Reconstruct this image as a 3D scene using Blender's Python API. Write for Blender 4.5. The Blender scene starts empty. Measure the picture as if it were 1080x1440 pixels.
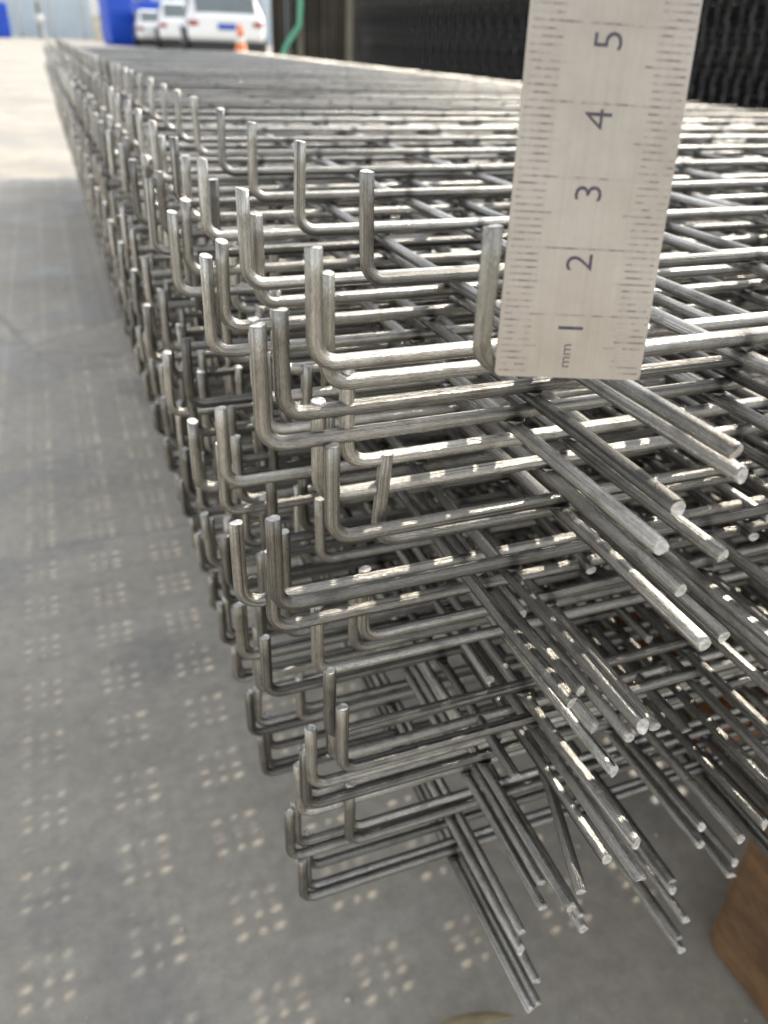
import bpy, bmesh, math, random
from mathutils import Vector, Matrix, Euler

random.seed(11)
C = bpy.context.scene.collection
U = 0.011            # one fit unit (a fifth of the mesh pitch = 11 mm) in metres
G = 38.5 * U         # camera height above the concrete
PI = math.pi

# ------------------------------------------------------------------ camera, sky, sun, exposure
sc = bpy.context.scene
cam_d = bpy.data.cameras.new('camera')
cam = bpy.data.objects.new('camera', cam_d); C.objects.link(cam)
PITCH, YAW, ROLL, FPX = 5.39856761e-01, 3.85114183e-01, -3.83256699e-02, 1103.03
fwd = Vector((math.sin(YAW)*math.cos(PITCH), math.cos(YAW)*math.cos(PITCH), -math.sin(PITCH)))
r0 = Vector((math.cos(YAW), -math.sin(YAW), 0)); d0 = fwd.cross(r0)
rt = math.cos(ROLL)*r0 + math.sin(ROLL)*d0
dn = -math.sin(ROLL)*r0 + math.cos(ROLL)*d0
cam.matrix_world = Matrix(((rt.x, -dn.x, -fwd.x, 0), (rt.y, -dn.y, -fwd.y, 0), (rt.z, -dn.z, -fwd.z, G), (0, 0, 0, 1)))
cam_d.sensor_fit = 'VERTICAL'; cam_d.sensor_height = 36.0
cam_d.lens = FPX/1440*36
cam_d.clip_start = 0.01; cam_d.clip_end = 500
cam_d.dof.use_dof = True; cam_d.dof.focus_distance = 0.168; cam_d.dof.aperture_fstop = 18.0
cam_d.dof.aperture_blades = 0
sc.camera = cam

SUN = Vector((1.12, 0.65, 1.0)).normalized()
world = bpy.data.worlds.new('World'); sc.world = world; world.use_nodes = True
wn = world.node_tree.nodes; wl = world.node_tree.links
bg = wn['Background']; bg.inputs['Strength'].default_value = 0.15
sky = wn.new('ShaderNodeTexSky'); sky.sky_type = 'NISHITA'; sky.sun_disc = False
sky.sun_elevation = math.asin(SUN.z); sky.sun_rotation = math.atan2(SUN.x, SUN.y)
sky.air_density = 1.0; sky.dust_density = 0.8; sky.ozone_density = 1.0
hs = wn.new('ShaderNodeHueSaturation'); hs.inputs['Saturation'].default_value = 0.26   # hazy white sky
wl.new(sky.outputs[0], hs.inputs['Color']); wl.new(hs.outputs[0], bg.inputs['Color'])
sd = bpy.data.lights.new('sun', 'SUN'); sd.energy = 2.0; sd.angle = math.radians(0.42); sd.color = (1.0, 0.925, 0.80)
so = bpy.data.objects.new('sun', sd); C.objects.link(so)
so.rotation_euler = SUN.to_track_quat('Z', 'Y').to_euler(); so.location = (3, 2, 4)
sc.view_settings.view_transform = 'Standard'; sc.view_settings.look = 'None'
sc.view_settings.gamma = 1; sc.view_settings.use_curve_mapping = False
sc.view_settings.exposure = 1.38
sc.cycles.use_denoising = True
sc.cycles.max_bounces = 6; sc.cycles.glossy_bounces = 4; sc.cycles.diffuse_bounces = 3
sc.cycles.sample_clamp_indirect = 6.0

# ------------------------------------------------------------------ helpers
def tag(o, label=None, cat=None, group=None, kind=None):
    if label: o['label'] = label
    if cat: o['category'] = cat
    if group: o['group'] = group
    if kind: o['kind'] = kind
    return o

def empty(name, loc=(0, 0, 0), rot=(0, 0, 0)):
    o = bpy.data.objects.new(name, None); C.objects.link(o)
    o.location = loc; o.rotation_euler = rot; o.empty_display_size = 0.02
    return o

def link(name, me, parent=None, loc=(0, 0, 0), rot=(0, 0, 0)):
    o = bpy.data.objects.new(name, me); C.objects.link(o)
    o.location = loc; o.rotation_euler = rot
    if parent: o.parent = parent
    return o

class MB:
    """collects shapes in one bmesh"""
    def __init__(s):
        s.bm = bmesh.new(); s.uv = s.bm.loops.layers.uv.new('UVMap')
    def box(s, x0, x1, y0, y1, z0, z1, bevel=0, M=None, seg=1):
        r = bmesh.ops.create_cube(s.bm, size=1)
        vs = r['verts']
        for v in vs:
            v.co = Vector(((x0+x1)/2+v.co.x*(x1-x0), (y0+y1)/2+v.co.y*(y1-y0), (z0+z1)/2+v.co.z*(z1-z0)))
        if bevel:
            es = {e for v in vs for e in v.link_edges}
            rb = bmesh.ops.bevel(s.bm, geom=list(es), offset=bevel, segments=seg, affect='EDGES', profile=.5)
            vs = list({v for f in rb['faces'] for v in f.verts} | {v for v in vs if v.is_valid})
        if M is not None:
            for v in vs: v.co = M @ v.co
        return vs
    def tube(s, pts, rad, sides=10, cap=True, mat=0, capmat=1, uoff=0.0, slant=None):
        pts = [Vector(p) for p in pts]
        n = len(pts); rings = []; acc = [0.0]
        for i in range(1, n): acc.append(acc[-1]+(pts[i]-pts[i-1]).length)
        t0 = (pts[1]-pts[0]).normalized()
        nrm = t0.orthogonal().normalized()
        for i in range(n):
            if i == 0: t = t0
            elif i == n-1: t = (pts[-1]-pts[-2]).normalized()
            else: t = ((pts[i]-pts[i-1]).normalized()+(pts[i+1]-pts[i]).normalized()).normalized()
            nrm = (nrm - t*nrm.dot(t)).normalized(); b = t.cross(nrm)
            rr = rad[i] if isinstance(rad, (list, tuple)) else rad
            ring = []
            for k in range(sides):
                ca, sa = math.cos(2*PI*k/sides), math.sin(2*PI*k/sides)
                p = pts[i]+rr*(ca*nrm+sa*b)
                if slant and i < 2: p = p+t*rr*(ca*slant[0]+sa*slant[1]+(slant[2]*max(0, math.cos(2*PI*k/sides-slant[3]))**4 if i == 0 else 0))
                ring.append(s.bm.verts.new(p))
            rings.append(ring)
        for i in range(n-1):
            for k in range(sides):
                k2 = (k+1) % sides
                f = s.bm.faces.new((rings[i][k], rings[i][k2], rings[i+1][k2], rings[i+1][k]))
                f.smooth = True; f.material_index = mat
                us = (k/sides, (k+1)/sides, (k+1)/sides, k/sides); vs_ = (acc[i], acc[i], acc[i+1], acc[i+1])
                for lp, uu, vv in zip(f.loops, us, vs_): lp[s.uv].uv = (uu+uoff, vv)
        if cap:
            f = s.bm.faces.new(list(reversed(rings[0]))); f.material_index = capmat
            f = s.bm.faces.new(rings[-1]); f.material_index = capmat
    def quad(s, *pts):
        return s.bm.faces.new([s.bm.verts.new(p) for p in pts])
    def lathe(s, prof, seg=20, M=None):
        rings = []
        for (r, z) in prof:
            rings.append([s.bm.verts.new((r*math.cos(2*PI*k/seg), r*math.sin(2*PI*k/seg), z)) for k in range(seg)])
        for i in range(len(rings)-1):
            for k in range(seg):
                f = s.bm.faces.new((rings[i][k], rings[i][(k+1) % seg], rings[i+1][(k+1) % seg], rings[i+1][k])); f.smooth = True
        s.bm.faces.new(list(reversed(rings[0]))); s.bm.faces.new(rings[-1])
        if M is not None:
            for ring in rings:
                for v in ring: v.co = M @ v.co
    def mesh(s, name, *mats):
        bmesh.ops.recalc_face_normals(s.bm, faces=s.bm.faces[:])
        me = bpy.data.meshes.new(name); s.bm.to_mesh(me); s.bm.free()
        for m in mats: me.materials.append(m)
        return me
    def build(s, name, mats, parent=None, loc=(0, 0, 0), rot=(0, 0, 0)):
        if not isinstance(mats, (list, tuple)): mats = [mats]
        return link(name, s.mesh(name, *mats), parent, loc, rot)

# ------------------------------------------------------------------ materials
def newmat(name):
    m = bpy.data.materials.new(name); m.use_nodes = True
    nt = m.node_tree
    return m, nt, nt.nodes['Principled BSDF']

def N(nt, typ, **kw):
    n = nt.nodes.new(typ)
    for k, v in kw.items(): setattr(n, k, v)
    return n

def ramp(nt, src, stops):
    r = N(nt, 'ShaderNodeValToRGB'); cr = r.color_ramp
    while len(cr.elements) < len(stops): cr.elements.new(.5)
    for e, (p, c) in zip(cr.elements, stops):
        e.position = p; e.color = (*c, 1) if len(c) == 3 else c
    nt.links.new(src, r.inputs['Fac'])
    return r

def g3(v): return (v, v, v)

def noise(nt, vec, scale, detail=4, rough=.55):
    n = N(nt, 'ShaderNodeTexNoise'); n.inputs['Scale'].default_value = scale
    n.inputs['Detail'].default_value = detail; n.inputs['Roughness'].default_value = rough
    if vec is not None: nt.links.new(vec, n.inputs['Vector'])
    return n

def mixc(nt, a, b, fac, mode='MIX'):
    m = N(nt, 'ShaderNodeMix', data_type='RGBA', blend_type=mode)
    for sock, v in ((m.inputs[0], fac), (m.inputs[6], a), (m.inputs[7], b)):
        if isinstance(v, (int, float)): sock.default_value = v
        elif isinstance(v, tuple): sock.default_value = (*v, 1) if len(v) == 3 else v
        else: nt.links.new(v, sock)
    return m.outputs[2]

def steel_wire(name, dark, light, stain, rough=(.30, .52), metal=1.0, axis=None):
    """drawn steel wire: fine streaks run along the wire, blotchy drawing residue, scorched welds every pitch along axis"""
    m, nt, bs = newmat(name)
    uv = N(nt, 'ShaderNodeUVMap'); oi = N(nt, 'ShaderNodeObjectInfo')
    off = N(nt, 'ShaderNodeVectorMath', operation='MULTIPLY_ADD')
    comb = N(nt, 'ShaderNodeCombineXYZ')
    for k in range(3): nt.links.new(oi.outputs['Random'], comb.inputs[k])
    nt.links.new(comb.outputs[0], off.inputs[0]); off.inputs[1].default_value = (37.0, 91.0, 53.0)
    nt.links.new(uv.outputs[0], off.inputs[2])
    def n_at(sx, sy, det, ro):
        mp = N(nt, 'ShaderNodeMapping'); mp.inputs['Scale'].default_value = (sx, sy, 1.0)
        nt.links.new(off.outputs[0], mp.inputs['Vector'])
        return noise(nt, mp.outputs[0], 1.0, det, ro).outputs['Fac']
    broad = n_at(5.0, 6.0, 3, .5)        # long soft streaks
    st = n_at(13.0, 9.0, 5, .7)          # fine drawn lines
    bl = n_at(2.5, 130.0, 4, .6)          # residue blotches
    fi = n_at(60.0, 1100.0, 2, .6)        # grain
    sumv = N(nt, 'ShaderNodeMath', operation='MULTIPLY_ADD'); sumv.inputs[1].default_value = .55
    nt.links.new(st, sumv.inputs[0])
    h = N(nt, 'ShaderNodeMath', operation='MULTIPLY'); h.inputs[1].default_value = .45; nt.links.new(broad, h.inputs[0])
    nt.links.new(h.outputs[0], sumv.inputs[2])
    c1 = ramp(nt, sumv.outputs[0], [(.36, dark), (.47, tuple(.4*a+.6*b for a, b in zip(dark, light))), (.60, light)])
    fb = ramp(nt, bl, [(.50, g3(0)), (.72, g3(.65))])
    c2 = mixc(nt, c1.outputs[0], stain, fb.outputs[0])
    fg = ramp(nt, fi, [(.35, g3(.72)), (.6, g3(1.06))])
    c2 = mixc(nt, c2, fg.outputs[0], 1.0, 'MULTIPLY')
    fr = ramp(nt, oi.outputs['Random'], [(0, g3(.42)), (.5, g3(.84)), (1, g3(1.1))])
    c3 = mixc(nt, c2, fr.outputs[0], 1.0, 'MULTIPLY')
    if axis is not None:
        tc = N(nt, 'ShaderNodeTexCoord'); sx = N(nt, 'ShaderNodeSeparateXYZ'); nt.links.new(tc.outputs['Object'], sx.inputs[0])
        ph = N(nt, 'ShaderNodeMath', operation='MULTIPLY_ADD'); ph.inputs[1].default_value = 1/PIT_; ph.inputs[2].default_value = .5+20
        nt.links.new(sx.outputs[axis], ph.inputs[0])
        frc = N(nt, 'ShaderNodeMath', operation='FRACT'); nt.links.new(ph.outputs[0], frc.inputs[0])
        d = N(nt, 'ShaderNodeMath', operation='SUBTRACT'); nt.links.new(frc.outputs[0], d.inputs[0]); d.inputs[1].default_value = .5
        ab = N(nt, 'ShaderNodeMath', operation='ABSOLUTE'); nt.links.new(d.outputs[0], ab.inputs[0])
        wob = N(nt, 'ShaderNodeMath', operation='MULTIPLY_ADD'); wob.inputs[1].default_value = .10; wob.inputs[2].default_value = -.05
        nt.links.new(st, wob.inputs[0])
        ad = N(nt, 'ShaderNodeMath', operation='ADD'); nt.links.new(ab.outputs[0], ad.inputs[0]); nt.links.new(wob.outputs[0], ad.inputs[1])
        fw = ramp(nt, ad.outputs[0], [(.012, g3(.7)), (.028, g3(.3)), (.06, g3(0))])
        gt = N(nt, 'ShaderNodeMath', operation='GREATER_THAN'); gt.inputs[1].default_value = (.4*PIT_ if axis == 0 else -.4*PIT_)
        nt.links.new(sx.outputs[axis], gt.inputs[0])
        fwm = N(nt, 'ShaderNodeMath', operation='MULTIPLY'); nt.links.new(fw.outputs[0], fwm.inputs[0]); nt.links.new(gt.outputs[0], fwm.inputs[1])
        c3 = mixc(nt, c3, (.028, .026, .028), fwm.outputs[0])
    nt.links.new(c3, bs.inputs['Base Color'])
    bs.inputs['Metallic'].default_value = metal
    rr = N(nt, 'ShaderNodeMapRange'); nt.links.new(sumv.outputs[0], rr.inputs[0])
    rr.inputs[1].default_value = .38; rr.inputs[2].default_value = .62
    rr.inputs[3].default_value = rough[1]; rr.inputs[4].default_value = rough[0]
    nt.links.new(rr.outputs[0], bs.inputs['Roughness'])
    add = N(nt, 'ShaderNodeMath', operation='MULTIPLY_ADD'); add.inputs[1].default_value = .5
    nt.links.new(fi, add.inputs[0]); nt.links.new(st, add.inputs[2])
    bp = N(nt, 'ShaderNodeBump'); bp.inputs['Strength'].default_value = .6; bp.inputs['Distance'].default_value = .0006
    nt.links.new(add.outputs[0], bp.inputs['Height']); nt.links.new(bp.outputs[0], bs.inputs['Normal'])
    return m
PIT_ = 5*U

def plain(name, col, rough=.6, metal=0.0, nscale=20, var=.18, bump=0.0, coat=0):
    m, nt, bs = newmat(name)
    tc = N(nt, 'ShaderNodeTexCoord')
    n1 = noise(nt, tc.outputs['Object'], nscale, 5, .6)
    lo = tuple(c*(1-var) for c in col); hi = tuple(min(1, c*(1+var)) for c in col)
    r = ramp(nt, n1.outputs['Fac'], [(.3, lo), (.7, hi)])
    nt.links.new(r.outputs[0], bs.inputs['Base Color'])
    bs.inputs['Roughness'].default_value = rough; bs.inputs['Metallic'].default_value = metal
    if coat: bs.inputs['Coat Weight'].default_value = coat
    if bump:
        bp = N(nt, 'ShaderNodeBump'); bp.inputs['Strength'].default_value = bump; bp.inputs['Distance'].default_value = .002
        nt.links.new(n1.outputs['Fac'], bp.inputs['Height']); nt.links.new(bp.outputs[0], bs.inputs['Normal'])
    return m

WC = ((.045, .043, .039), (.62, .595, .54), (.16, .14, .11), (.19, .38), .97)
M_wire_x = steel_wire('drawn_steel_cross_wire', *WC, axis=0)
M_wire_y = steel_wire('drawn_steel_long_wire', *WC, axis=1)
M_cut = plain('cut_wire_end', (.56, .54, .50), .5, .6, 900, .35, .5)
M_dark = steel_wire('dark_annealed_wire', (.045, .043, .04), (.13, .125, .115), (.09, .075, .06), (.45, .65), .6)

def concrete():
    m, nt, bs = newmat('worn_concrete')
    tc = N(nt, 'ShaderNodeTexCoord'); P = tc.outputs['Object']
    big = noise(nt, P, 1.3, 5, .6); mid = noise(nt, P, 7, 6, .62); fine = noise(nt, P, 90, 5, .7)
    c = ramp(nt, mid.outputs['Fac'], [(.3, (.385, .345, .28)), (.52, (.445, .403, .33)), (.75, (.50, .455, .378))])
    fb = ramp(nt, big.outputs['Fac'], [(.38, g3(.80)), (.62, g3(1.07))])
    c = mixc(nt, c.outputs[0], fb.outputs[0], 1.0, 'MULTIPLY')
    # damp looking stains with soft edges
    wp = noise(nt, P, 4.0, 3, .5)
    wadd = N(nt, 'ShaderNodeVectorMath', operation='MULTIPLY_ADD'); wadd.inputs[1].default_value = (.10, .10, 0)
    nt.links.new(wp.outputs['Color'], wadd.inputs[0]); nt.links.new(P, wadd.inputs[2])
    st = noise(nt, wadd.outputs[0], 5.2, 3, .5)
    fs = ramp(nt, st.outputs['Fac'], [(.53, g3(0)), (.58, g3(.6)), (.70, g3(.85))])
    c = mixc(nt, c, (.27, .252, .22), fs.outputs[0])
    # pale trowel smears
    mp = N(nt, 'ShaderNodeMapping'); mp.inputs['Scale'].default_value = (3.0, 14.0, 1); mp.inputs['Rotation'].default_value = (0, 0, .5)
    nt.links.new(P, mp.inputs['Vector'])
    sm = noise(nt, mp.outputs[0], 1.2, 4, .6)
    fsm = ramp(nt, sm.outputs['Fac'], [(.58, g3(0)), (.75, g3(.4))])
    c = mixc(nt, c, (.47, .45, .41), fsm.outputs[0])
    # hairline cracks
    vo = N(nt, 'ShaderNodeTexVoronoi', feature='DISTANCE_TO_EDGE'); vo.inputs['Scale'].default_value = 2.3
    nt.links.new(wadd.outputs[0], vo.inputs['Vector'])
    fc = ramp(nt, vo.outputs['Distance'], [(.0, g3(.55)), (.012, g3(0))])
    brk = ramp(nt, big.outputs['Fac'], [(.48, g3(0)), (.58, g3(1))])
    fcm = mixc(nt, fc.outputs[0], brk.outputs[0], 1.0, 'MULTIPLY')
    c = mixc(nt, c, (.17, .155, .14), fcm)
    ff = ramp(nt, fine.outputs['Fac'], [(.35, g3(.85)), (.65, g3(1.09))])
    c = mixc(nt, c, ff.outputs[0], 1.0, 'MULTIPLY')
    nt.links.new(c, bs.inputs['Base Color'])
    rr = ramp(nt, st.outputs['Fac'], [(.5, g3(.72)), (.65, g3(.5))])
    nt.links.new(rr.outputs[0], bs.inputs['Roughness'])
    bp = N(nt, 'ShaderNodeBump'); bp.inputs['Strength'].default_value = .25; bp.inputs['Distance'].default_value = .002
    nt.links.new(fine.outputs['Fac'], bp.inputs['Height']); nt.links.new(bp.outputs[0], bs.inputs['Normal'])
    return m
M_conc = concrete()

def rusty(name, a, b, d, rough=.75, stretch=(1, 1, 1)):
    m, nt, bs = newmat(name)
    tc = N(nt, 'ShaderNodeTexCoord'); mp = N(nt, 'ShaderNodeMapping'); mp.inputs['Scale'].default_value = stretch
    nt.links.new(tc.outputs['Object'], mp.inputs['Vector']); P = mp.outputs[0]
    n1 = noise(nt, P, 28, 8, .65); n2 = noise(nt, P, 140, 4, .6)
    c = ramp(nt, n1.outputs['Fac'], [(.3, d), (.5, a), (.7, b)])
    f2 = ramp(nt, n2.outputs['Fac'], [(.3, g3(.7)), (.7, g3(1.15))])
    nt.links.new(mixc(nt, c.outputs[0], f2.outputs[0], 1.0, 'MULTIPLY'), bs.inputs['Base Color'])
    bs.inputs['Roughness'].default_value = rough
    bp = N(nt, 'ShaderNodeBump'); bp.inputs['Strength'].default_value = .5; bp.inputs['Distance'].default_value = .002
    nt.links.new(n2.outputs['Fac'], bp.inputs['Height']); nt.links.new(bp.outputs[0], bs.inputs['Normal'])
    return m
M_rust = rusty('rusty_steel', (.26, .09, .022), (.38, .15, .04), (.09, .035, .014))
M_timber = rusty('weathered_timber', (.115, .058, .022), (.185, .098, .038), (.045, .024, .012), stretch=(.8, .5, 1.2))

# ------------------------------------------------------------------ ground
g = MB(); S = 120
g.quad((-S, -S, 0), (S, -S, 0), (S, S, 0), (-S, S, 0))
tag(g.build('ground', M_conc), kind='structure')

# ------------------------------------------------------------------ the near stack of wire mesh panels
R_ = .145*U          # wire radius
PIT = 5*U
NCROSS, NLONG = 54, 11
FRONT = {22: 5.0, 23: 5.25, 24: 5.35}     # how far the long wires stand out in front
# per panel: x, y, height of the first bend corner below the camera (units), bend height, then what sets it apart
PAN = [
 (5.46, 9.89, -4.14, 2.02, 'top wire mesh panel of the near stack, steel ruler standing at its first bend'),
 (3.51, 11.95, -4.62, 1.90, 'mesh panel with second front bend from top, pushed left of the top panel'),
 (3.81, 12.28, -5.13, 1.92, 'mesh panel with third front bend from top, half hidden behind the second'),
 (3.04, 12.34, -5.65, 1.88, 'mesh panel with fourth front bend from top, right-hand of two tall bends'),
 (2.65, 12.28, -6.16, 2.18, 'mesh panel with fifth front bend from top, tallest bend at upper left'),
 (4.22, 12.38, -6.80, 1.95, 'mesh panel with sixth front bend from top, tips tucked under the third'),
 (3.70, 12.42, -7.44, 1.97, 'mesh panel with seventh front bend from top, crossed by a wire of the fifth'),
 (3.81, 11.96, -8.11, 1.97, 'mesh panel with eighth front bend from top, standing before the seventh'),
 (4.88, 12.33, -8.62, 1.97, 'mesh panel with ninth front bend from top, slightly tilted and farthest right'),
 (2.60, 11.58, -9.20, 1.97, 'mesh panel with tenth front bend from top, tall and halfway down the stack'),
 (2.17, 12.92, -9.99, 1.97, 'mesh panel with eleventh front bend from top, farthest left halfway down'),
 (2.79, 12.83, -10.7, 1.97, 'mesh panel with twelfth front bend from top, directly below the tenth bend'),
 (3.43, 14.30, -11.3, 2.00, 'mesh panel with thirteenth front bend from top, set back behind the tenth'),
 (4.99, 13.29, -11.95, 1.97, 'mesh panel with fourteenth front bend from top, rising through wires right of centre'),
 (3.82, 13.10, -12.5, 1.97, 'mesh panel with fifteenth front bend from top, hanging under the twelfth bend'),
 (5.08, 14.21, -13.05, 1.97, 'mesh panel with sixteenth front bend from top, set back behind the fourteenth'),
 (3.81, 12.16, -13.6, 1.97, 'mesh panel with seventeenth front bend from top, reaching farther forward than its neighbours'),
 (3.95, 11.70, -14.3, 1.97, 'mesh panel with eighteenth front bend from top, lowest of the closely packed panels'),
 (3.47, 12.55, -15.6, 1.97, 'fifth wire mesh panel from the bottom of the stack, with one long wire bent aside'),
 (3.48, 13.85, -18.2, 1.97, 'fourth wire mesh panel from the bottom of the stack, with a clear gap above it'),
 (4.84, 13.65, -19.75, 1.97, 'third wire mesh panel from the bottom, bends well to the right of those below'),
 (3.24, 14.17, -20.4, 1.97, 'second wire mesh panel from the bottom, hung just over the lowest one'),
 (3.54, 14.03, -22.4, 1.90, 'lowest wire mesh panel of the near stack, close above the concrete'),
]

PAN += [   # nested close against the panels of the lower stack
 (3.75, 14.32, -22.32, 1.92, 'panel nested just inside the lowest wire mesh panel of the near stack'),
 (3.90, 14.63, -21.80, 1.60, 'panel lying straight on the lowest two nested wire mesh panels'),
 (4.98, 13.95, -19.60, 1.95, 'panel nested just inside the third wire mesh panel from the bottom'),
 (3.38, 12.80, -16.60, 1.95, 'wire mesh panel in the gap above the fourth from the bottom'),
 (4.06, 12.80, -15.10, 1.95, 'wire mesh panel lying on the one with a long wire bent aside'),
 (3.50, 14.40, -20.25, 1.90, 'panel pressed against the second wire mesh panel from the bottom'),
 (3.75, 14.20, -17.95, 1.90, 'panel pressed against the fourth wire mesh panel from the bottom'),
 (3.05, 15.16, -14.85, 1.95, 'wire mesh panel set back under the close packed upper panels'),
 (5.52, 17.69, -7.10, 1.95, 'added filler mesh panel set back inside the stack between the sixth and seventh front bends'),  # from here on: hidden fillers added to darken the inside of the stack
 (5.53, 17.83, -7.80, 1.95, 'added filler mesh panel set back inside the stack between the seventh and eighth front bends'),
 (5.23, 16.67, -9.60, 1.95, 'added filler mesh panel set back inside the stack between the tenth and eleventh front bends'),
 (5.42, 16.89, -10.35, 1.95, 'added filler mesh panel set back inside the stack between the eleventh and twelfth front bends'),
 (3.89, 17.39, -11.60, 1.95, 'added filler mesh panel set back inside the stack between the thirteenth and fourteenth front bends'),
 (5.07, 17.00, -12.20, 1.95, 'added filler mesh panel set back inside the stack between the fourteenth and fifteenth front bends'),
 (5.11, 18.61, -13.30, 1.95, 'added filler mesh panel set back inside the stack between the sixteenth and seventeenth front bends'),
 (3.59, 17.63, -14.00, 1.95, 'added filler mesh panel set back inside the stack between the seventeenth and eighteenth front bends'),
 (2.82, 17.37, -15.35, 1.95, 'added filler mesh panel set back inside the stack between the eighteenth and nineteenth front bends'),
 (3.07, 18.31, -16.10, 1.95, 'added filler mesh panel set back inside the stack between the nineteenth and twentieth front bends'),
]
def cross_mesh(B, lean, out, length, sides, wob):
    """wire lying along x with its left end bent up"""
    rf = .40
    pts = []
    tip = Vector((-lean, out, B))
    base = Vector((0, 0, rf))
    for k in range(3): pts.append(tip.lerp(base, k/3))
    for k in range(6):
        a = PI/2*k/5
        pts.append(Vector((rf-rf*math.cos(a), 0, rf-rf*math.sin(a))))
    for k in range(1, 9):
        t = k/8
        s_ = math.sin(PI*t)
        pts.append(Vector((rf+(length-rf)*t, wob[0]*math.sin(2*PI*t)+wob[1]*s_, wob[2]*math.sin(3*PI*t)*.5)))
    mb = MB()
    rr = [R_*.93]+[R_]*(len(pts)-1)
    pts2 = [pts[0]] + [pts[0].lerp(pts[1], .04)] + pts[1:]
    rr = [R_*.88]+[R_]*(len(pts2)-1)
    mb.tube([p*U for p in pts2], rr, sides, slant=(wob[0]*4, wob[1]*4, .3, wob[2]*60))
    if sides >= 10:      # squashed weld nuggets where a long wire crosses below
        for k in range(NLONG):
            M = Matrix.Translation(Vector((5*(k+1)*U, 0, -.125*U))) @ Matrix.Diagonal((.26*U, .27*U, .075*U, 1))
            r = bmesh.ops.create_icosphere(mb.bm, subdivisions=1, radius=1, matrix=M)
            for v in r['verts']: v.co += Vector((random.uniform(-.03, .03), random.uniform(-.03, .03), 0))*U
    return mb.mesh('cross_wire', M_wire_x, M_cut)

def long_mesh(front, back, sides, wob, hook=None):
    pts = []
    if hook: pts += [Vector(p) for p in hook]
    else: pts += [Vector((wob[0]*.6, -front, wob[1]*.5)), Vector((wob[0]*.6, -front+.07, wob[1]*.5)), Vector((0, -front*.4, 0))]
    n = 14
    for k in range(1 if hook else 0, n+1):
        t = k/n
        pts.append(Vector((wob[2]*math.sin(5*PI*t), back*t, 0)))
    mb = MB()
    rr = [R_*.88]+[R_]*(len(pts)-1)
    mb.tube([p*U for p in pts], rr, sides, slant=(wob[0]*3, wob[1]*4+.12, -.35, wob[2]*60))
    return mb.mesh('long_wire', M_wire_y, M_cut)

GRP = 'wire mesh panels in the near stack'
LEN_BACK = (NCROSS-1)*5+4.5
for i, (X, D, Z, B, lab) in enumerate(PAN):
    rnd = random.Random(100+i)
    root = empty('wire_mesh_panel', (X*U, D*U, G+Z*U), (0, 0, rnd.uniform(-.0012, .0012)))
    tag(root, lab, 'mesh panel', GRP)
    var = [cross_mesh(B, .0, .0, 54.5, 12, (rnd.uniform(-.03, .03), rnd.uniform(-.03, .03), .03))]
    for k in range(3):
        var.append(cross_mesh(B+rnd.uniform(-.07, .07), rnd.uniform(-.07, .07), rnd.uniform(-.10, .10), 54.5, 10,
                              (rnd.uniform(-.05, .05), rnd.uniform(-.06, .06), rnd.uniform(-.05, .05))))
    if i == 8: var[0] = cross_mesh(B, -.12, .0, 54.5, 12, (.02, .02, .02))
    for n in range(NCROSS):
        me = var[0] if n == 0 else rnd.choice(var[1:] if n > 1 else var[:2])
        j = .04 if n < 4 else .07
        link('cross_wire', me, root, (rnd.uniform(-j, j)*U if n else 0, (5*n+(rnd.uniform(-j, j) if n else 0))*U, rnd.uniform(-.02, .02)*U),
             (0, 0, rnd.uniform(-.0012, .0012)))
    lv = [long_mesh(FRONT.get(i, 4.5), LEN_BACK, 10, (rnd.uniform(-.12, .12), rnd.uniform(-.10, .06), rnd.uniform(-.05, .05))) for k in range(3)]
    for k in range(NLONG):
        me = lv[k % 3]
        if i == 18 and k == 0:
            me = long_mesh(4.5, LEN_BACK, 10, (0, 0, 0), [(-.17, -4.5, -.05), (-.155, -4.44, -.05), (.55, -2.0, .12), (1.12, .2, .05), (1.15, 2.0, 0), (.6, 6.5, 0), (.1, 11, 0)])
        link('long_wire', me, root, ((5*(k+1)+rnd.uniform(-.06, .06))*U, rnd.uniform(-.12, .12)*U, -.27*U))

# ------------------------------------------------------------------ what carries the stack
zt = G-22.4*U-.42*U     # top of the bearers
b = MB(); b.box(24.4*U, 33*U, 1.5*U, 15.2*U, .001, zt, .006, seg=2)
tag(b.build('timber_block', M_timber), 'brown timber block on the concrete under the front right of the stack', 'timber')

def channel(y0, y1, x0, x1, label):
    t = empty('rusty_beam', (x0*U, y0*U, 0)); tag(t, label, 'steel beam', 'rusty beams under the near stack')
    L = (x1-x0)*U; W = (y1-y0)*U
    m = MB(); m.box(0, L, 0, W, zt-.010, zt, .0015); m.build('top_flange', M_rust, t)
    m = MB(); m.box(0, L, W/2-.005, W/2+.005, .012, zt-.010); m.build('web', M_rust, t)
    m = MB(); m.box(0, L, 0, W, .001, .012, .0015); m.build('bottom_flange', M_rust, t)
pl = MB(); pl.box(20.3*U, 66*U, 15.6*U, 27*U, zt-.012, zt, .002)
tag(pl.build('rusty_plate', M_rust), 'rusty orange steel plate lying flat under the front wires of the stack', 'steel plate')
b = MB(); b.box(40*U, 50*U, 13*U, 29*U, .001, zt-.0125, .005)
tag(b.build('timber_block', M_timber), 'timber block under the middle of the rusty orange plate', 'timber')
channel(120, 131, 9, 66, 'rusty steel beam hidden under the middle of the long stack')
channel(240, 251, 9, 66, 'rusty steel beam under the far end of the long stack')

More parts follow.
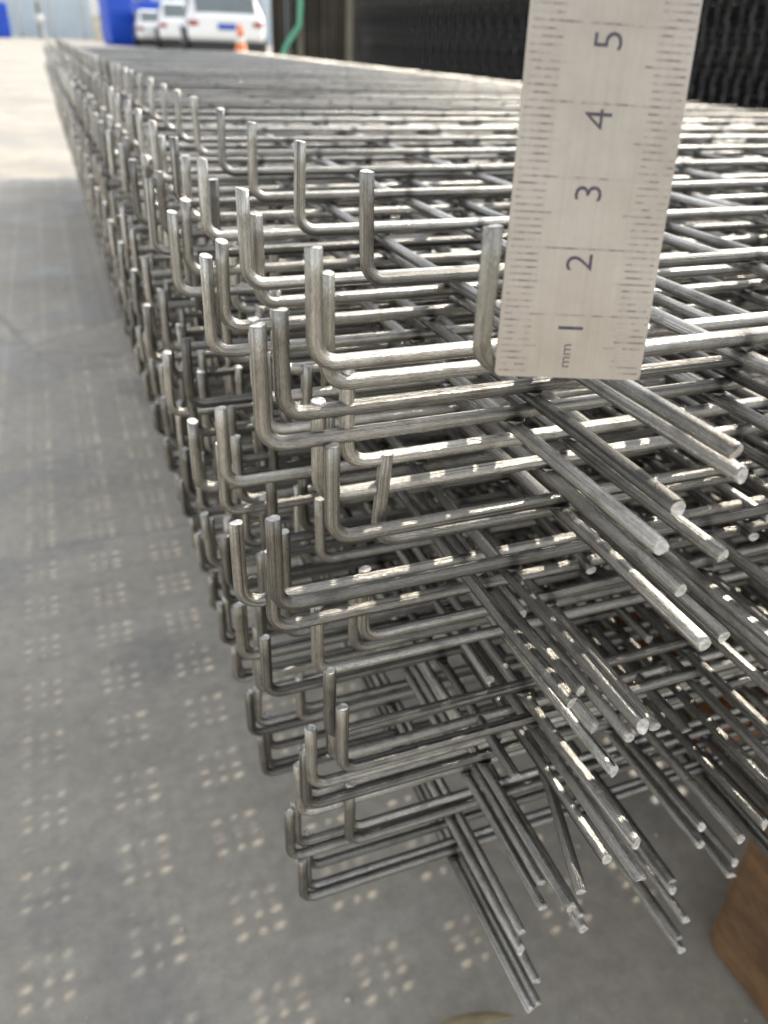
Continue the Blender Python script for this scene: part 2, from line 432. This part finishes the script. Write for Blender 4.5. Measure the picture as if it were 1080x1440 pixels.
# ------------------------------------------------------------------ steel ruler
def ruler():
    x0, y0, z0, s, w, yaw, lean, tilt = 5.6028, 9.8189-.15, -4.1965, 0.9159, 2.4218, -0.3036, 0.1667, 0.0252
    h = Vector((math.cos(yaw), math.sin(yaw), 0)); n = Vector((-math.sin(yaw), math.cos(yaw), 0))
    up = Vector((0, 0, 1))*math.cos(lean)+n*math.sin(lean)
    h2 = (h*math.cos(tilt)-up*math.sin(tilt)).normalized(); u2 = (up*math.cos(tilt)+h*math.sin(tilt)).normalized()
    n2 = h2.cross(u2)           # towards the camera
    cmu = s*U
    t = empty('steel_ruler', Vector((x0*U, y0*U, G+z0*U)))
    tag(t, 'scratched steel ruler with millimetre marks standing upright on the top panel', 'ruler')
    rot = Matrix((h2, u2, n2)).transposed().to_euler()
    t.rotation_euler = rot
    W = w*cmu; H = 15.5*cmu; th = .0007
    m, nt, bs = newmat('ruler_steel')
    tc = N(nt, 'ShaderNodeTexCoord'); P = tc.outputs['Object']
    mp = N(nt, 'ShaderNodeMapping'); mp.inputs['Scale'].default_value = (1500, 40, 100); nt.links.new(P, mp.inputs['Vector'])
    br = noise(nt, mp.outputs[0], 1, 3, .6)
    sp = noise(nt, P, 260, 6, .65); sm = noise(nt, P, 48, 5, .65)
    c = ramp(nt, sm.outputs['Fac'], [(.3, (.33, .285, .23)), (.7, (.47, .425, .365))])
    fb = ramp(nt, br.outputs['Fac'], [(.3, g3(.94)), (.7, g3(1.03))])
    c = mixc(nt, c.outputs[0], fb.outputs[0], 1.0, 'MULTIPLY')
    fs = ramp(nt, sp.outputs['Fac'], [(.62, g3(0)), (.74, g3(.45))])
    c = mixc(nt, c, (.36, .31, .27), fs.outputs[0])
    nt.links.new(c, bs.inputs['Base Color']); bs.inputs['Metallic'].default_value = .85
    rr = ramp(nt, sm.outputs['Fac'], [(.3, g3(.42)), (.7, g3(.55))]); nt.links.new(rr.outputs[0], bs.inputs['Roughness'])
    b = MB()
    # outline with rounded lower corners
    rc = .09*cmu; out = []
    for cx, cy, a0 in ((rc, rc, PI), (W-rc, rc, 1.5*PI)):
        for k in range(5):
            a = a0+PI/2*k/4; out.append((cx+rc*math.cos(a), cy+rc*math.sin(a)))
    out += [(W, H), (0, H)]
    fr = [b.bm.verts.new((x, y, 0)) for x, y in out]; bk = [b.bm.verts.new((x, y, -th)) for x, y in out]
    b.bm.faces.new(fr); b.bm.faces.new(list(reversed(bk)))
    for k in range(len(out)):
        k2 = (k+1) % len(out); b.bm.faces.new((fr[k], bk[k], bk[k2], fr[k2]))
    b.build('blade', m, t)
    # engraved print, worn in places
    mk, nt, bs = newmat('ruler_print')
    tc = N(nt, 'ShaderNodeTexCoord')
    wn_ = noise(nt, tc.outputs['Object'], 420, 3, .6)
    c = ramp(nt, wn_.outputs['Fac'], [(.38, (.19, .155, .15)), (.58, (.40, .35, .31))])
    nt.links.new(c.outputs[0], bs.inputs['Base Color']); bs.inputs['Roughness'].default_value = .6; bs.inputs['Metallic'].default_value = .3
    tk = MB(); e = .00004
    rnd = random.Random(5)
    def line(xa, xb, yy, hw):
        tk.box(xa, xb, yy-hw, yy+hw, -.0001, e)
    for k in range(1, 151):
        yy = k*.1*cmu; hw = .0135*cmu
        if k % 10 == 0:
            line(.06*cmu, W-.03*cmu, yy, hw)
        else:
            La = .62 if k % 5 == 0 else .50
            line((.04+rnd.uniform(0, .03))*cmu, La*cmu, yy, hw)
            Lb = .68 if k % 5 == 0 else .53
            line(W-Lb*cmu, W-(.03+rnd.uniform(0, .04))*cmu, yy, hw)
    o = tk.build('tick_marks', mk, t); o['kind'] = 'stuff'
    mk2 = plain('ruler_numerals', (.055, .045, .06), .55, 0, 500, .5)
    dg = None
    def numeral(txt, size, cx, cy):
        cu = bpy.data.curves.new('numeral', 'FONT'); cu.body = txt; cu.size = size; cu.align_x = 'CENTER'; cu.align_y = 'CENTER'
        cu.offset = -.008*size; cu.extrude = .00003; cu.resolution_u = 3
        ob = bpy.data.objects.new('numeral_source', cu); C.objects.link(ob)
        d = bpy.context.evaluated_depsgraph_get(); d.update()
        me = bpy.data.meshes.new_from_object(ob.evaluated_get(d)); me.name = 'numeral'
        bpy.data.objects.remove(ob); bpy.data.curves.remove(cu)
        me.materials.clear(); me.materials.append(mk2)
        link('numeral', me, t, (cx, cy, .00002), (0, 0, PI/2))
    for k in range(1, 15):
        numeral(str(k), .60*cmu, 1.18*cmu, (k-.20)*cmu)
    numeral('mm', .26*cmu, 1.13*cmu, .36*cmu)
ruler()

# ------------------------------------------------------------------ tall dark stack on the right
def dark_panel_mesh(seed):
    rnd = random.Random(seed)
    mb = MB()
    for n in range(52):
        y = 5*n+rnd.uniform(-.07, .07); l = rnd.uniform(-.05, .05)
        mb.tube([Vector(p)*U for p in ((l, y, 2.0), (0, y, .3), (.12, y, .08), (.35, y, 0), (50, y, 0))], R_*1.25, 6)
    for k in range(10):
        x = 5*(k+1)
        mb.tube([Vector(p)*U for p in ((x, -4, -.3), (x, 130, -.3), (x, 262, -.3))], R_*1.25, 6)
    return mb.mesh('dark_mesh_panel', M_dark, M_dark)
dms = [dark_panel_mesh(40+k) for k in range(4)]
rnd = random.Random(77)
cx = 0.0; cy = 0.0
for k in range(56):
    cy = .28*math.sin(k*.42)+.14*math.sin(k*1.1)
    o = link('dark_mesh_panel', dms[k % 4], None,
             ((95+rnd.uniform(-.2, .2))*U, (18+cy+(2.5 if k % 2 else 0)+rnd.uniform(-.12, .12))*U, .25+k*.6*U), (0, 0, rnd.uniform(-.0005, .0005)))
    tag(o, 'dark wire mesh panel in the tall black stack behind the ruler', 'mesh panel', 'mesh panels in the tall dark stack')
for y0, wh in ((30, 'near end'), (140, 'middle'), (250, 'far end')):
    b = MB(); b.box(94*U, 150*U, y0*U, (y0+9)*U, .001, .245, .004)
    tag(b.build('timber_bearer', M_timber), 'timber bearer on the ground under the %s of the tall dark stack' % wh, 'timber', 'bearers under the tall dark stack')

# ------------------------------------------------------------------ upright brown bundle with green strap
M_brown = plain('brown_sheet_steel', (.055, .046, .034), .7, .3, 6, .35)
M_post = plain('olive_post', (.12, .11, .075), .7, 0, 8, .2)
M_strap = plain('green_strap', (.10, .34, .22), .5, 0, 30, .2)
bd = empty('upright_sheet_bundle', (1.50, 6.05, 0), (0, 0, -.26))
tag(bd, 'dark brown bundle of upright sheets with a green strap hanging down its face', 'sheet bundle')
rnd = random.Random(3)
for k in range(40):
    b = MB(); d = rnd.uniform(0, .05)
    b.box(k*.026+.002, k*.026+.021+rnd.uniform(0, .003), d, 1.2, .012, 1.15+rnd.uniform(-.03, .03))
    b.build('sheet', M_brown, bd)
for px in (.17, .50):
    b = MB(); b.box(px, px+.045, -.06, -.012, .001, 1.3, .004); b.build('post', M_post, bd)
b = MB()
b.tube([(.195, -.085, 1.28), (.20, -.085, .62), (.19, -.085, .50), (.10, -.09, .38), (.03, -.09, .22), (.0, -.09, .02)], .018, 8)
b.build('strap', [M_strap, M_strap], bd)

# ------------------------------------------------------------------ far yard: fence, tanks, posts, cars, cone, shrub
M_fence = plain('pale_blue_steel_sheet', (.52, .585, .62), .45, .1, 1.2, .08)
M_fpost = plain('fence_post_grey', (.22, .25, .27), .5, .2, 3, .15)
fe = empty('sheet_fence', (-14, 49.5, 0))
tag(fe, 'pale blue grey ribbed steel fence at the far side of the yard', 'fence')
fm = MB(); Wp = 1.40; nr = 7
for r in range(nr):
    x = r*Wp/nr
    fm.box(x, x+Wp/nr*.55, -.03, .0, .02, 3.0); fm.box(x+Wp/nr*.55, x+Wp/nr, -.006, .0, .02, 3.0)
fme = fm.mesh('panel', M_fence)
pm = MB(); pm.box(-.04, .04, -.07, .05, 0, 3.1, .005); pme = pm.mesh('post', M_fpost)
for k in range(28):
    link('panel', fme, fe, (k*1.5+.05, 0, 0)); link('post', pme, fe, (k*1.5, 0, 0))

M_blue = plain('blue_plastic', (.004, .065, .50), .38, 0, 4, .08)
def tank(x, y, w, h, label):
    t = empty('blue_tank', (x, y, 0), (0, 0, .25)); tag(t, label, 'tank', 'blue plastic tanks')
    m = MB(); m.box(-w/2, w/2, -w/2, w/2, .08, h, .07, seg=3); m.build('body', M_blue, t)
    for k in range(3):
        m = MB(); z = h*(.28+.24*k); m.box(-w/2-.02, w/2+.02, -w/2-.02, w/2+.02, z-.035, z+.035, .015); m.build('rib', M_blue, t)
    m = MB(); m.box(-w/2+.05, w/2-.05, -w/2+.05, w/2-.05, .001, .08); m.build('foot', M_blue, t)
    m = MB(); m.lathe([(.20, h-.01), (.20, h+.05), (.18, h+.06)], 18); m.build('lid', M_blue, t)
tank(2.86, 33.8, .92, 1.75, 'tall blue plastic tank between the cream post and the cars')
tank(4.95, 42.0, 1.3, 1.62, 'blue plastic tank behind the leftmost white car')
tank(-1.48, 45.5, .98, 1.38, 'blue plastic tank by the fence at the far left')

M_white = plain('white_plaster', (.74, .72, .66), .7, 0, 3, .08)
M_cream = plain('cream_paint', (.66, .58, .42), .7, 0, 3, .12)
M_olive = plain('olive_paint', (.20, .20, .12), .6, 0, 3, .15)
M_gpaint = plain('grey_paint', (.30, .30, .29), .6, 0, 3, .15)
cp = empty('cream_pillar', (2.88, 44.5, 0)); tag(cp, 'cream pillar with white top beside the tall blue tank', 'pillar')
b = MB(); b.box(-.19, .19, -.19, .19, .001, .95, .015); b.build('shaft', M_cream, cp)
b = MB(); b.box(-.26, .26, -.26, .26, .952, 1.7, .02); b.build('head', M_white, cp)
gp = empty('banded_post', (.42, 47.5, 0)); tag(gp, 'slim olive post with a white ball and grey base beyond the stack\'s far end', 'post')
b = MB(); b.lathe([(.19, .001), (.19, .04), (.15, .07), (.14, .62), (.10, .66)], 18); b.build('base', M_gpaint, gp)
b = MB(); b.lathe([(.05, .64), (.15, .68), (.21, .78), (.21, .88), (.15, .98), (.06, 1.02)], 18); b.build('ball', M_white, gp)
b = MB(); b.lathe([(.085, 1.0), (.085, 1.50), (.07, 1.54)], 16); b.build('pole', M_olive, gp)

M_car = plain('white_car_paint', (.80, .79, .76), .25, 0, 2, .03, coat=.6)
M_glass = plain('sky_toned_car_glass', (.20, .23, .23), .10, .3, 2, .1)  # lighter base colour stands in for sky reflected in the windows
M_tail = plain('red_tail_lamp', (.30, .03, .035), .25, 0, 6, .2)
M_plate = plain('blue_number_plate', (.03, .08, .42), .4, 0, 4, .1)
M_tyre = plain('tyre_rubber', (.018, .018, .018), .8, 0, 20, .2)
M_rim = plain('wheel_rim', (.45, .45, .46), .35, .8, 20, .1)
M_black = plain('black_trim', (.02, .02, .02), .5, 0, 10, .2)

def car(x, y, rz, W, Hh, L, label, plate=True):
    t = empty('parked_car', (x, y, 0), (0, 0, rz)); tag(t, label, 'car', 'white cars parked in the yard')
    # profile along y (rear at 0), lofted in x with tumblehome
    belt = Hh*.60; sill = Hh*.07
    prof = [(0.02, sill), (-.02, Hh*.32), (.0, Hh*.40), (.03, belt), (.16, belt+.02), (.52, Hh*.96), (.95, Hh), (L*.50, Hh*.995), (L*.60, Hh*.93), (L*.76, belt+.03), (L*.94, belt*.9), (L, Hh*.40), (L-.02, sill)]
    m = MB(); bm = m.bm
    def half(z):
        if z <= belt+.03: return W/2*(1-.03*abs(z/belt-.6))
        return W/2*(1-.20*(z-belt)/(Hh-belt))
    cols = []
    for (yy, zz) in prof:
        hw = half(zz)
        cols.append([bm.verts.new((f*hw, yy+(.05 if abs(f) == 1 else 0)*(1 if yy < L/2 else -1), zz-(.015 if abs(f) == 1 else 0))) for f in (-1, -.85, 0, .85, 1)])
    for a, c in zip(cols, cols[1:]):
        for k in range(4):
            f = bm.faces.new((a[k], a[k+1], c[k+1], c[k])); f.smooth = True
    bm.faces.new([cols[i][0] for i in range(len(cols))]); bm.faces.new([cols[i][4] for i in reversed(range(len(cols)))])
    bm.faces.new([cols[0][k] for k in range(4, -1, -1)]+[cols[-1][k] for k in range(5)])
    bo = m.build('body', M_car, t)
    sb = bo.modifiers.new('round', 'SUBSURF'); sb.levels = 2; sb.render_levels = 2
    a = math.atan2(Hh*.96-belt-.02, .36)
    Mx = Matrix.Translation((0, .34, (belt+.02+Hh*.96)/2)) @ Matrix.Rotation(a, 4, 'X')
    ln = math.hypot(Hh*.96-belt-.02, .36)
    m = MB(); m.box(-W*.36, W*.36, -ln*.40, ln*.40, -.01, .018, .008, Mx); m.build('rear_window', M_glass, t)
    for s in (-1, 1):
        m = MB(); m.box(s*W*.39-.15, s*W*.39+.10*(1 if s > 0 else 1), -.03, .10, Hh*.455, Hh*.53, .02); m.build('tail_lamp', M_tail, t)
        m = MB(); xs = s*(W/2*.90)
        m.quad((s*W*.475, .55, belt+.04), (s*W*.475, L*.68, belt+.04), (s*W*.415, L*.57, Hh*.93), (s*W*.415, .75, Hh*.93)); 
        r = bmesh.ops.extrude_face_region(m.bm, geom=m.bm.faces[:])
        for v in r['geom']:
            if isinstance(v, bmesh.types.BMVert): v.co.x += s*.012
        m.build('side_window', M_glass, t)
        for yy in (L*.18, L*.80):
            w_ = empty('wheel', (s*(W/2-.10), yy, .29)); w_.parent = t
            bpy.data.objects.remove(w_)
            rr = .29
            m = MB(); m.lathe([(rr*.6, -.095), (rr*.95, -.09), (rr, -.05), (rr, .05), (rr*.95, .09), (rr*.6, .095)], 22, Matrix.Rotation(PI/2, 4, 'Y'))
            wh = m.build('wheel', M_tyre, t, (s*(W/2-.085), yy, rr+.001))
            m = MB(); m.lathe([(rr*.58, -.02), (rr*.55, .01), (rr*.2, .015)], 18, Matrix.Rotation(PI/2*s, 4, 'Y'))
            m.build('rim', M_rim, wh, (s*.088, 0, 0))
    m = MB(); m.box(-W*.44, W*.44, -.06, .03, sill-.03, Hh*.22, .02); m.build('bumper', M_black, t)
    if plate:
        m = MB(); m.box(-.22, .22, -.045, -.01, Hh*.40, Hh*.40+.13, .005); m.build('number_plate', M_plate, t)
car(4.50, 22.6, -.12, 2.02, 1.36, 4.3, 'nearest and largest white car, rear towards us, beside the orange cone')
car(4.42, 28.3, -.10, 1.78, 1.28, 3.9, 'white car half hidden behind the nearest white car')
car(4.12, 31.6, -.05, 1.82, 1.10, 3.9, 'lower white car at the left end of the row beside the tall blue tank')

M_orange = plain('orange_plastic', (.78, .20, .04), .5, 0, 6, .1)
co = empty('traffic_cone', (4.18, 19.6, 0)); tag(co, 'orange traffic cone with a white band behind the nearest white car', 'traffic cone')
b = MB(); b.box(-.18, .18, -.18, .18, .001, .03, .006); b.build('base', M_orange, co)
b = MB(); b.lathe([(.145, .03), (.10, .29)], 20); b.build('lower_cone', M_orange, co)
b = MB(); b.lathe([(.102, .291), (.082, .41)], 20); b.build('white_band', M_white, co)
b = MB(); b.lathe([(.08, .411), (.04, .63), (.03, .65)], 20); b.build('tip', M_orange, co)

# shrub behind the blue tank
M_leaf = plain('shrub_leaf', (.10, .14, .025), .6, 0, 9, .5)
sh = empty('shrub', (4.6, 45.5, 0)); tag(sh, 'yellow green shrub showing over the blue tanks', 'shrub')
rnd = random.Random(9)
m = MB()
for k in range(1500):
    a = rnd.uniform(0, 2*PI); r = rnd.random()**.5*1.0; z = 1.0+rnd.random()*1.7
    r *= .6+.5*math.sin((z-.9)/1.9*PI)
    p = Vector((r*math.cos(a), r*math.sin(a), z)); q = Euler((rnd.uniform(-1, 1), rnd.uniform(-1, 1), a)).to_matrix()
    s = rnd.uniform(.05, .10)
    m.quad(*[p+q @ Vector(v)*s for v in ((-1, 0, 0), (0, -.5, .1), (1, 0, 0), (0, .5, .1))])
o = m.build('foliage', M_leaf, sh); o['kind'] = 'stuff'
m = MB()
for k in range(5):
    a = k*1.3; m.tube([(0, 0, 0), (.1*math.cos(a), .1*math.sin(a), .7), (.5*math.cos(a), .5*math.sin(a), 1.9)], [.04, .03, .012], 7)
m.build('stem', [M_timber, M_timber], sh)

# ------------------------------------------------------------------ grit on the concrete
rnd = random.Random(21); m = MB()
for k in range(420):
    x = rnd.uniform(-.22, .45); y = .12+rnd.random()**1.6*1.6; r = rnd.choice((.0004, .0006, .0008, .0008, .0012, .0018))*rnd.uniform(.8, 1.2)
    M = Matrix.Translation((x, y, r*.4)) @ Euler((rnd.random(), rnd.random(), rnd.random()*6)).to_matrix().to_4x4() @ Matrix.Diagonal((r, r*rnd.uniform(.6, 1.3), r*.7, 1))
    bmesh.ops.create_icosphere(m.bm, subdivisions=1, radius=1, matrix=M)
tag(m.build('grit', plain('grit_stone', (.42, .39, .34), .85, 0, 300, .4)), kind='stuff')

# ------------------------------------------------------------------ dry leaf on the concrete
def leaf():
    m = MB(); bm = m.bm
    n = 10; L = 7.0*U; W = .7*U
    rows = []
    for i in range(n+1):
        t = i/n; w = W*math.sin(PI*min(1, max(.03, t)))**.7*.5
        x = L*(t-.5); y = .9*U*math.sin(PI*t*.9); z = .004+.35*U*math.sin(PI*t)
        rows.append([bm.verts.new((x, y-w, z+.25*w)), bm.verts.new((x, y, z-.2*w)), bm.verts.new((x, y+w, z+.35*w))])
    for a, c in zip(rows, rows[1:]):
        for k in range(2):
            f = bm.faces.new((a[k], a[k+1], c[k+1], c[k])); f.smooth = True
    r = bmesh.ops.extrude_face_region(bm, geom=bm.faces[:])
    for v in r['geom']:
        if isinstance(v, bmesh.types.BMVert): v.co.z += .0004
    o = m.build('dry_leaf', plain('dry_leaf_skin', (.42, .33, .19), .7, 0, 80, .25), None, (10.2*U, 14.6*U, 0), (0, 0, .05))
    tag(o, 'curled dry straw coloured leaf on the concrete below the stack', 'leaf')
leaf()
